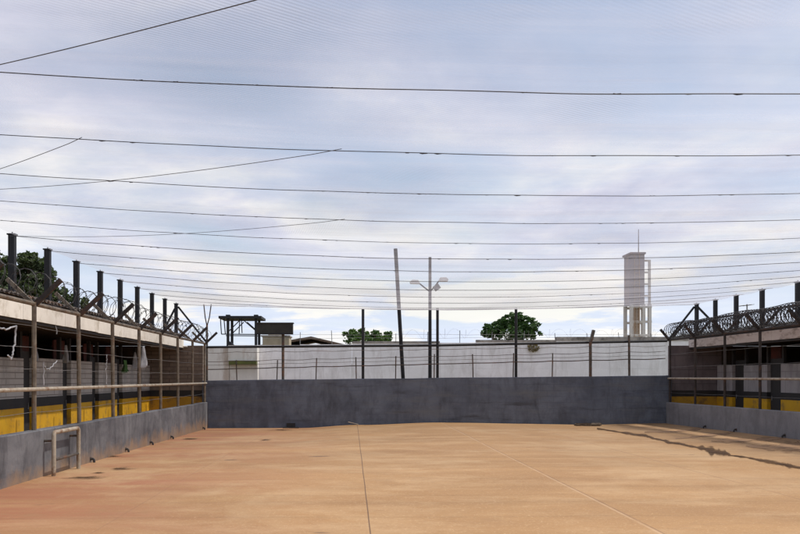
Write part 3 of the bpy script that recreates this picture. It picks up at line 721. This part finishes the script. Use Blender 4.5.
# ------------------------------------------------------------------ things in the yard
hx = XL+0.16
h = thing('pipe_hoop', (hx, 13.9, 0.07), 'pale bent pipe hoop standing against the left wall beside a puddle', 'pipe hoop')
h0, h1 = 13.25, 14.45; zt = 0.80
pts = [(hx, h0, gz(hx, h0)-.02), (hx, h0, zt-.06)]+[(hx, h0+.06-.06*math.cos(a), zt-.06+.06*math.sin(a)) for a in (R(30), R(60), R(90))]
pts += [(hx, h1-.06+.06*math.sin(a), zt-.06+.06*math.cos(a)) for a in (0, R(30), R(60), R(90))]+[(hx, h1, gz(hx, h1)-.02)]
MB().tube(pts, 0.036, 10).build('hoop', M['pipe'], h)
MB().tube([(hx, h0, 0.34), (hx, h1, 0.34)], 0.024, 8).build('crossbar', M['rust_metal'], h)
for y in (h0, h1): MB().tube([(hx, y, 0.66), (XL-.01, y, 0.66)], 0.020, 8).build('wall_tie', M['rust_metal'], h)
d0 = None
spots = [(XL, 15.6, 1), (XL, 18.0, 1), (XL, 20.2, 1), (XL, 22.5, 1), (XL, 27.3, 1), (XR, 25.1, -1), (XR, 23.1, -1), (XR, 20.5, -1)]
dl = ['short dark drain pipe at the foot of the left wall, nearest past the pipe hoop', 'short dark drain pipe at the foot of the left wall, second past the pipe hoop', 'short dark drain pipe at the foot of the left wall, third past the pipe hoop', 'short dark drain pipe at the foot of the left wall, fourth past the pipe hoop', 'short dark drain pipe at the left wall right in the far corner',
      'short dark drain pipe at the foot of the right wall, nearest the far corner', 'short dark drain pipe at the foot of the right wall, middle of three', 'short dark drain pipe at the foot of the right wall, nearest the right edge']
for (x, y, s_), lab in zip(spots, dl):
    z = gz(x, y)
    o = thing('drain_pipe', (x, y, z), lab, 'pipe', 'drain pipes at the wall feet')
    MB().tube([(x-s_*.03, y, z+.075), (x+s_*.05, y, z+.07), (x+s_*.07, y, z+.05), (x+s_*.075, y, z+.0)], 0.024, 8).build('elbow', M['dark_paint'], o)
    MB().tube([(x+s_*.002, y, z+.075), (x+s_*.015, y, z+.075)], 0.038, 10).build('collar', M['rust_metal'], o)
# debris heap at the far wall
b = MB()
for i in range(16):
    x, y = gpx(584+random.gauss(0, 9), 425.5); y = min(y, BY-.15)-random.uniform(0, .25)
    z = gz(x, y); s_ = random.uniform(.03, .09)
    b.box((x-s_*1.6, y-s_, z-.01), (x+s_*1.6, y+s_, z+s_*.9), Matrix.Rotation(random.uniform(0, 3), 3, 'Z') @ Matrix.Rotation(random.uniform(-.3, .3), 3, 'X'))
tag(b.build('rubble', M['trunk'], org=(8.1, BY-.2, .05)), 'small dark heap of rubble at the foot of the slate wall near the right corner', 'rubble')
x, y = gpx(291, 427.5); b = MB(); z = gz(x, BY-.1)
b.box((x-.14, BY-.05, z-.02), (x+.16, BY-.005, z+.17)); b.box((x-.25, BY-.3, z-.01), (x+.3, BY-.06, z+.03))
tag(b.build('drain_outlet', M['dark_paint'], org=(x, BY, z)), 'dark drain outlet at the foot of the slate wall, left of centre', 'drain')
x, y = gpx(356, 424.5); b = MB().tube([(x-.28, BY-.35, gz(x, BY-.3)+.12), (x, BY-.33, gz(x, BY-.3)+.05), (x+.08, BY-.34, gz(x, BY-.3)+.035)], .013, 6)
tag(b.build('stick', M['pipe'], org=(x, BY-.3, 0.05)), 'short pale stick on the ground at the slate wall by the floor joint', 'stick')

# ropes and cloths on the left fence
def rope(pix, Y0_, X, label, r=0.008):
    pts = [];  
    for x, y in pix:
        Yd = FPX*X/(x-VX); pts.append(Vector((X, Yd, CZ+(HY-y)/FPX*Yd)))
    fine = []
    for a, c in zip(pts, pts[1:]):
        for k in range(5): p = a.lerp(c, k/5); fine.append(p+Vector((random.uniform(-.01, .01), random.uniform(-.015, .015), random.uniform(-.012, .012))))
    fine.append(pts[-1])
    o = MB().tube(fine, r, 6).build('rope', M['white_cloth'], org=pts[0]); tag(o, label, 'rope', 'white ropes on the left fence')
rope([(-6, 326), (6, 329), (16, 326), (15.5, 340), (13, 352), (11, 359), (8, 355)], 0, XL+.02, 'thick pale rope hanging in a loop from the left fence at the photo edge', 0.013)
rope([(43.5, 385), (43.5, 362), (45, 367), (49, 369.5), (53, 365), (57, 360.5)], 0, XL+.02, 'thin white rope making a small V on the left fence')
rope([(107, 355), (106.5, 362), (106, 372), (106.3, 384)], 0, XL+.02, 'white cord hanging straight down the left fence behind the third post')
rope([(55, 314), (56, 322), (56.5, 334)], 0, -6.02, 'short white cord dangling from the cream fascia', 0.012)
def cloth(xp, y0, y1, wpx, X, label, m, seed):
    b = MB(); nu, nv = 8, 12; Yd = FPX*X/(xp-VX); zt_ = CZ+(HY-y0)/FPX*Yd; zb = CZ+(HY-y1)/FPX*Yd; wd = wpx/FPX*Yd
    wy = wd*Yd/abs(X)*0.6
    for j in range(nv+1):
        t = j/nv
        for i in range(nu+1):
            u = i/nu-.5; k = wy*(0.55+0.5*t+0.35*noise.noise(Vector((t*3, seed, 0))))
            b.v.append(Vector((X+0.06*math.sin(u*11+seed+t*2)*(0.3+t), Yd+u*k, zt_+(zb-zt_)*(t*(1-.22*abs(u)*(1 if u > 0 else -.6)))+0.03*math.sin(u*9+seed)*t)))
    for j in range(nv):
        for i in range(nu): k = j*(nu+1)+i; b.f.append((k, k+1, k+nu+2, k+nu+1))
    b.smooth = True; o = b.build('hanging_cloth', m, org=(X, Yd, zt_)); tag(o, label, 'cloth', 'cloths hung out along the left block')
    md = o.modifiers.new('thickness', 'SOLIDIFY'); md.thickness = 0.008
cloth(143.5, 346, 367, 4.2, XL-.02, 'white cloth hanging on the left fence near the far end', M['white_cloth'], 1.0)
cloth(34.5, 343, 361, 2.5, -6.6, 'narrow pale rag hanging in the first dark opening of the left block', M['white_cloth'], 2.3)
cloth(66, 345, 362, 3.0, -6.6, 'small grey cloth hanging in the second dark opening of the left block', M['white_cloth'], 4.2)
cloth(125, 360, 372, 8, -6.8, 'green cloth hung over the grey parapet of the left block', M['green_cloth'], 5.6)
cloth(135, 352, 368, 2.6, -6.7, 'thin white rag beside the green cloth on the left block', M['white_cloth'], 7.7)

# ------------------------------------------------------------------ beyond the far wall
# poles
p = px(207, 379, 29.2)
o = thing('forked_pole', (p.x, 29.2, -.3), 'thin dark forked pole rising behind the far left corner', 'pole')
MB().tube([(p.x, 29.2, -.3), px(207, 325, 29.2)], 0.045, 8, r1=.035).build('shaft', M['rust_metal'], o)
for xt in (203.8, 211.2): MB().tube([px(207, 326, 29.2), px((207+xt)/2+(xt-207)*.08, 317, 29.2), px(xt, 304, 29.2)], 0.022, 6).build('prong', M['rust_metal'], o)
YP = 29.6
a, c = px(403.2, 380, YP), px(395.5, 248.5, YP); bt = a+(a-c)*(2.0/ (c.z-a.z)*0.98)
tag(MB().tube([bt, a, c], 0.072, 10).build('leaning_pole', M['black_metal'], org=bt), 'tall dark pole leaning left behind the far wall', 'pole')
o = thing('street_lamp', (px(430, 378, YP).x, YP, -.3), 'dark twin-armed street lamp with white heads behind the far wall', 'street lamp')
x = px(430, 378, YP).x
MB().tube([(x, YP, -.3), (x, YP, px(430, 257, YP).z)], 0.075, 10, r1=0.055).build('shaft', M['black_metal'], o)
for xe, ye in ((418.5, 282.5), (439.5, 280)):
    arm = MB().tube([px(430, 291.5, YP), px((430+xe)/2, 287+(ye-282)*.4, YP), px(xe, ye, YP)], 0.028, 6).build('arm', M['black_metal'], o)
    s_ = -1 if xe < 430 else 1
    q = px(xe, ye, YP); hb_ = MB()
    ex = 0.30*s_
    hb_.prism([(q.x-.06*s_, q.z-.05), (q.x+ex, q.z-.04), (q.x+ex*1.08, q.z+.02), (q.x+ex*.8, q.z+.10), (q.x+.02*s_, q.z+.09)], YP-.10, YP+.10)
    hd = hb_.build('lamp_head', M['white_plastic'], arm)
MB().box((x+.14, YP-.09, 4.96), (x+.36, YP+.09, 5.16), Matrix.Rotation(R(-35), 3, 'Y')).build('control_box', M['galv'], o)

# dark shed-like hood on a post beside the far wall
YS = 29.0
q0, q1 = px(257, 323.5, YS), px(293, 334, YS); xs = px(283, 0, YS).x
o = thing('hooded_board', (xs, YS, -.3), 'dark olive box-shaped board on a tall post behind the far wall', 'board')
MB().tube([(xs, YS, -.3), (xs, YS, q1.z+.05)], 0.05, 8).build('post', M['rust_metal'], o)
MB().box((q0.x, YS-.16, q1.z), (q1.x, YS+.16, q0.z)).build('panel', M['olive_dark'], o)
MB().box((q0.x-.03, YS-.19, q0.z+.002), (q1.x+.03, YS+.19, q0.z+.03)).build('lid', M['olive_dark'], o)
MB().box((q0.x-.01, YS-.175, q1.z-.02), (q1.x+.01, YS-.162, q1.z+.03)).build('lower_trim', M['black_metal'], o)

# white perimeter wall
YW = 42.0
def wx(xp, Y=YW): return (xp-VX)/FPX*Y
def wz(yp, Y=YW): return CZ+(HY-yp)/FPX*Y
o = thing('perimeter_wall', (wx(470), YW, -.3), 'long white perimeter wall with stained coping beyond the far fence', 'wall')
segs = [(257, 300, 345.0), (300, 352, 344.2), (352, 440, 343.0), (440, 476, 342.6), (476, 556, 341.6), (556, 610, 340.5), (610, 720, 339.5)]
for i, (xa, xb, yt) in enumerate(segs):
    MB().box((wx(xa)+.004, YW, -.3), (wx(xb)-.004, YW+.2, wz(yt))).build('wall_panel', M['white_wall'], o)
for xa, xb, yt, hh in ((352.2, 440, 343, .10), (476, 556, 341.6, .10), (556.2, 720, 340.5, .20)):
    MB().box((wx(xa)+.01, YW-.04, wz(yt)+.003), (wx(xb)-.01, YW+.24, wz(yt)+hh)).build('coping', M['coping'], o)
for i in range(13):                                           # thin posts for wire along the wall top
    xp = 300+i*32; x = wx(xp); z = wz(342)+random.uniform(-.02, .05)
    MB().tube([(x, YW+.1, z-.1), (x+random.uniform(-.05, .05), YW+.1, z+.55+random.uniform(-.1, .1))], .018, 5).build('wire_post', M['galv'], o)
for dz in (.22, .40):
    MB().tube([(wx(262+i*23), YW+.1, wz(342)+dz+random.uniform(-.02, .02)) for i in range(20)], .007, 4).build('strand_wire', M['galv'], o)
b = coil(wx(400), wx(690), YW+.1, wz(341)+.38,   .24, .55, .003, 2.2, axis='X')
tag(b.build('razor_wire', M['galv'], org=(wx(540), YW, 3.6)), 'sparse pale razor wire coil along the top of the white perimeter wall', 'razor wire')
# dry creeper on the wall
def leaves(b, c, rad, n, size, flat=False):
    for i in range(n):
        while True:
            p = Vector((random.uniform(-1, 1), random.uniform(-1, 1), random.uniform(-1, 1)))
            if p.length < 1: break
        if p.length > 0: p = p.normalized()*(p.length**0.45)
        p = Vector((p.x*rad[0], p.y*rad[1], p.z*rad[2]))+c
        u = Vector((random.gauss(0, 1), random.gauss(0, 1), random.gauss(0, .6))).normalized()
        v = u.cross(Vector((random.gauss(0, 1), random.gauss(0, 1), random.gauss(0, 1)))).normalized()
        s_ = size*random.uniform(.6, 1.4); k = len(b.v)
        b.v += [p-u*s_, p+v*s_*.55, p+u*s_, p-v*s_*.55]; b.f.append((k, k+1, k+2, k+3))
M['leaf_dry'] = leaf_mat('dry_leaves', (0.16, 0.13, 0.06), (0.22, 0.17, 0.10))
o = thing('creeper', (wx(534), YW-.1, 2.9), 'small dry creeper clinging to the top of the white wall below the big tree', 'plant')
b = MB(); leaves(b, Vector((wx(533), YW-.12, wz(347.5))), (.32, .10, .22), 160, .06); b.build('foliage', M['leaf_dry'], o)
MB().tube([(wx(533), YW-.05, wz(350)), (wx(534), YW-.07, wz(345))], .012, 5).build('stem', M['trunk'], o)

# small guard room left of the white wall
YG = 41.0
o = thing('guard_room', (wx(235, YG), YG, -.3), 'pale block-built guard room with mossy green ledge at the far left', 'building')
X = lambda xp: wx(xp, YG)
Zp = lambda yp: wz(yp, YG)
MB().box((X(196), YG+.25, -.3), (X(228), YG+2, Zp(347.5))).build('side_wall', M['concrete_white'], o)
MB().box((X(228.2), YG, Zp(360.5)), (X(257), YG+2, Zp(345))).build('upper_wall', M['concrete_white'], o)
MB().box((X(228.2), YG+.35, -.3), (X(256.8), YG+2, Zp(360.8))).build('recessed_wall', M['concrete_white'], o)
MB().box((X(229), YG-.12, Zp(364.5)), (X(256.5), YG+.34, Zp(360.7))).build('ledge', M['moss'], o)
# watchtower frame
YT = 44.0
o = thing('watchtower', (wx(242, YT), YT, -.3), 'black steel watchtower frame with flat roof above the guard room', 'watchtower')
T = lambda x, y, dy=0: px(x, y, YT)+Vector((0, dy, 0))
for dy in (0, 1.5):
    for xp in (228, 256): MB().beam(T(xp, 317, dy), Vector((T(xp, 0).x, YT+dy, -.3)), .14).build('column', M['black_metal'], o)
MB().box(T(219.5, 318.6, -.35), T(262, 316.2, 1.85)).build('roof', M['black_metal'], o)
for xp in (228, 256): MB().box(T(xp-2, 316.1, -.1), T(xp+2, 314.6, .25)).build('roof_bracket', M['black_metal'], o)
MB().box(T(227, 347, -.2), T(257, 345.2, 1.7)).build('deck', M['black_metal'], o)
for dy in (-.02, 1.52):
    MB().tube([T(221.5, 334, dy), T(257.5, 334.3, dy)], .03, 6).build('handrail', M['black_metal'], o)
    MB().beam(T(229, 331, dy), T(240, 320, dy), .05).build('brace', M['black_metal'], o)
    MB().beam(T(255, 330, dy), T(243.5, 320, dy), .05).build('brace', M['black_metal'], o)
for xa, xb, y1 in ((220.5, 221.6, 334), (224, 225.5, 334), (239.8, 239.2, 334), (241.4, 242.2, 333)):
    MB().tube([T(xa, 318, -.04), T(xb, y1, -.04)], .030, 6).build('hanger', M['black_metal'], o)
MB().prism([(T(228, 0).x, T(0, 345).z), (T(234, 0).x, T(0, 345).z), (T(229, 0).x, T(0, 341).z)], YT-.1, YT+.4).build('gusset', M['black_metal'], o)
# brown-roofed house and tan block
YH = 54.0
H = lambda x, y: px(x, y, YH)
o = thing('house', (H(300, 0).x, YH, -.3), 'house with low brown roof showing above the white wall', 'house')
MB().box((H(258, 0).x, YH+.4, -.3), (H(340, 0).x, YH+6, H(0, 345).z)).build('wall', M['tan_wall'], o)
b = MB(); e0, e1, rg = H(253, 346), H(346, 344.5), H(311, 336.2)
b.prism([(e0.x, e0.z), (rg.x, rg.z), (e1.x, e1.z), (e1.x, e1.z-.12), (rg.x, rg.z-.16), (e0.x, e0.z-.12)], YH, YH+7); b.build('roof', M['tile_roof'], o)
YK = 50.0; K = lambda x, y: px(x, y, YK)
o = thing('roof_tank', (K(276, 0).x, YK, -.3), 'tan rendered block standing behind the dark olive board', 'building')
MB().box((K(262.5, 0).x, YK, -.3), (K(289, 0).x, YK+1.8, K(0, 336.5).z)).build('wall', M['tan_wall'], o)
MB().box((K(261, 0).x, YK-.1, K(0, 336.4).z), (K(290, 0).x, YK+1.9, K(0, 335).z)).build('cap_slab', M['coping'], o)
MB().box((K(268, 0).x, YK+.1, K(0, 334.9).z), (K(283, 0).x, YK+1.3, K(0, 332).z)).build('hatch', M['tan_wall'], o)

# water tower
YWt = 85.0; Wt = lambda x, y: px(x, y, YWt)
o = thing('water_tower', (Wt(636, 0).x, YWt, -.3), 'pale rust-streaked concrete water tower with tall tank behind the net', 'water tower')
xa, xb = Wt(630.5, 0).x, Wt(652, 0).x; D = 2.3
zt0 = Wt(0, 304).z; zt1 = Wt(0, 254).z
M['tank'] = mat('tank_concrete', (0.28, 0.255, 0.285), (0.22, 0.20, 0.23), .5, 0.9, stretch=(2, 2, .3), c3=(0.36, 0.27, 0.24), s3=.9)
xt = Wt(644.5, 0).x
MB().box((xa+.1, YWt, zt0), (xt, YWt+D, zt1)).build('tank', M['tank'], o)
for dy in (.17, D-.17): MB().box((xb-.32, YWt+dy-.12, zt0), (xb-.10, YWt+dy+.12, zt1-.6)).build('column', M['concrete_white'], o)
for q in range(4):
    z = zt0+.9+q*1.25; MB().box((xt+.004, YWt+.08, z-.09), (xb-.104, YWt+.26, z+.09)).build('beam', M['concrete_white'], o)
MB().box((xa-.05, YWt-.15, zt1+.002), (xt+.1, YWt+D+.15, zt1+.2)).build('top_slab', M['tank'], o)
for xq in (xa+.17, Wt(644, 0).x, xb-.2):
    for dy in (.17, D-.17): MB().box((xq-.16, YWt+dy-.16, -.3), (xq+.16, YWt+dy+.16, zt0-.003)).build('column', M['concrete_white'], o)
for yq in (306.5, 321.5, 335):
    z = Wt(0, yq).z
    MB().box((xa, YWt+.03, z-.12), (xb, YWt+.31, z+.12)).build('beam', M['concrete_white'], o)
    MB().box((xa, YWt+D-.31, z-.12), (xb, YWt+D-.03, z+.12)).build('beam', M['concrete_white'], o)
MB().box((Wt(633.5, 0).x, YWt+.9, -.3), (Wt(639.5, 0).x, YWt+1.3, zt0-.003)).build('riser_shaft', M['rust_stain'], o)
for xq in (641.0, 642.2): MB().tube([(Wt(xq, 0).x, YWt+.9, -.3), (Wt(xq, 0).x, YWt+.9, zt0)], .09, 8).build('riser_pipe', M['rust_stain'], o)
b = MB(); x0_ = Wt(634.5, 0).x
for s_ in (0, .5): b.tube([(x0_+s_, YWt-.05, 0), (x0_+s_, YWt-.05, zt1)], .03, 5)
for i in range(34): b.tube([(x0_, YWt-.05, .5+i*.4), (x0_+.5, YWt-.05, .5+i*.4)], .02, 4)
b.build('ladder', M['rust_stain'], o)
MB().tube([(Wt(640.5, 0).x, YWt+.6, zt1+.2), (Wt(640.5, 0).x, YWt+.6, Wt(0, 228).z)], .05, 6, r1=.03).build('antenna', M['rust_metal'], o)

# small aerial beyond the right roof
Ya = 40; A = lambda x, y: px(x, y, Ya)
o = thing('aerial', (A(747, 0).x, Ya, -.3), 'thin television aerial behind the right roof', 'aerial')
MB().tube([(A(747, 0).x, Ya, -.3), A(747, 304)], .03, 6).build('mast', M['galv'], o)
MB().tube([A(738, 306), A(752, 304.4)], .022, 6).build('boom', M['galv'], o)
for i in range(4): MB().tube([A(740+i*3.4, 305.8-i*.3)+Vector((0, -.4, 0)), A(740+i*3.4, 305.8-i*.3)+Vector((0, .4, 0))], .012, 5).build('element', M['galv'], o)

# trees
def tree(base, label, blobs, n, size, m, limbs=6, lean=0.0, name='tree'):
    o = thing(name, base, label, 'tree'); bx_, by_, bz_ = base
    top = Vector((sum(c[0] for c, r in blobs)/len(blobs), by_, max(c[2] for c, r in blobs)-.2))
    pts = [Vector(base), Vector(base).lerp(top, .4)+Vector((.15, 0, 0)), Vector(base).lerp(top, .75)+Vector((-.1, .1, 0)), top]
    tb = MB().tube(pts, .22, 9, r1=.05)
    for c, r in blobs:
        s_ = Vector(base).lerp(top, random.uniform(.35, .65)); c = Vector(c)
        tb.tube([s_, s_.lerp(c, .5)+Vector((0, 0, -.15)), c], .08, 6, r1=.02)
        for q in range(3):
            e = c+Vector((random.uniform(-1, 1)*r[0], random.uniform(-1, 1)*r[1], random.uniform(-.3, .9)*r[2]))*.8
            tb.tube([s_.lerp(c, .8), e], .03, 5, r1=.01)
    tb.build('trunk', M['trunk'], o)
    b = MB(); vol = sum(r[0]*r[2] for c, r in blobs)
    for c, r in blobs:
        k = max(1, int(n*r[0]*r[2]/vol)); c = Vector(c)
        # foliage in clumps so gaps stay between them
        cl = max(6, k//30)
        for q in range(cl):
            while True:
                p = Vector((random.uniform(-1, 1), random.uniform(-1, 1), random.uniform(-1, 1)))
                if .25 < p.length < 1: break
            p = p.normalized()*(p.length**.5)
            cc = c+Vector((p.x*r[0], p.y*r[1], p.z*r[2]*(1 if p.z > 0 else .8))); cr = random.uniform(.09, .27)*max(r[0], .8)
            leaves(b, cc, (cr, cr, cr*.75), k//cl, size)
    b.build('crown', m, o); return o
Y1 = 60
def pb(x, y, rx, ry, Y, dy=0): 
    c = px(x, y, Y); return ((c.x, c.y+dy, c.z), (rx/FPX*Y, rx/FPX*Y*.9, ry/FPX*Y))
g = px(513, 0, Y1).x
tree((g, Y1, -.3), 'dense dark green tree rising over the middle of the white wall', [pb(512, 321, 13, 8, Y1), pb(496, 329, 11, 8, Y1, .5), pb(526, 327, 12, 9, Y1, -.4), pb(511, 333, 22, 8, Y1), pb(534, 334, 8, 5, Y1), pb(489, 333, 7, 5, Y1)], 7000, .12, M['leaf_dark'])
g = px(367, 0, Y1).x
tree((g, Y1, -.3), 'low wide bright green tree peeking over the white wall beside the brown roof', [pb(355, 336, 9, 4, Y1), pb(369, 336.5, 11, 4.5, Y1, .4), pb(383, 337, 9, 3.5, Y1), pb(352, 332, 4, 2, Y1), pb(388, 333.5, 4, 2, Y1), pb(368, 340, 22, 3, Y1), pb(362, 331, 3, 2.2, Y1), pb(376, 331.5, 3, 2, Y1), pb(346, 334, 3, 1.6, Y1)], 4200, .11, M['leaf_mid'])
Y2 = 40
g = px(4, 0, Y2).x
tree((px(-14, 0, Y2).x, Y2, -.3), 'brownish green tree cut by the left edge of the photo', [pb(-12, 262, 20, 16, Y2), pb(-20, 285, 24, 16, Y2), pb(2, 285, 12, 14, Y2)], 6000, .12, M['leaf_dull'])
tree((px(33, 0, Y2).x, Y2+1, -.3), 'tall leafy tree behind the two nearest black net posts on the left', [pb(32, 262, 13, 8, Y2+1), pb(22, 272, 14, 12, Y2+1, .6), pb(44, 277, 11, 12, Y2+1), pb(34, 288, 20, 13, Y2+1), pb(27, 258, 8, 5, Y2+1)], 9000, .11, M['leaf_dull'])
tree((px(66, 0, Y2).x, Y2-2, -.3), 'sparse scrubby bush tree low behind the left roof', [pb(62, 297, 10, 9, Y2-2), pb(78, 303, 12, 8, Y2-2), pb(50, 296, 9, 9, Y2-2)], 1500, .10, M['leaf_dull'])
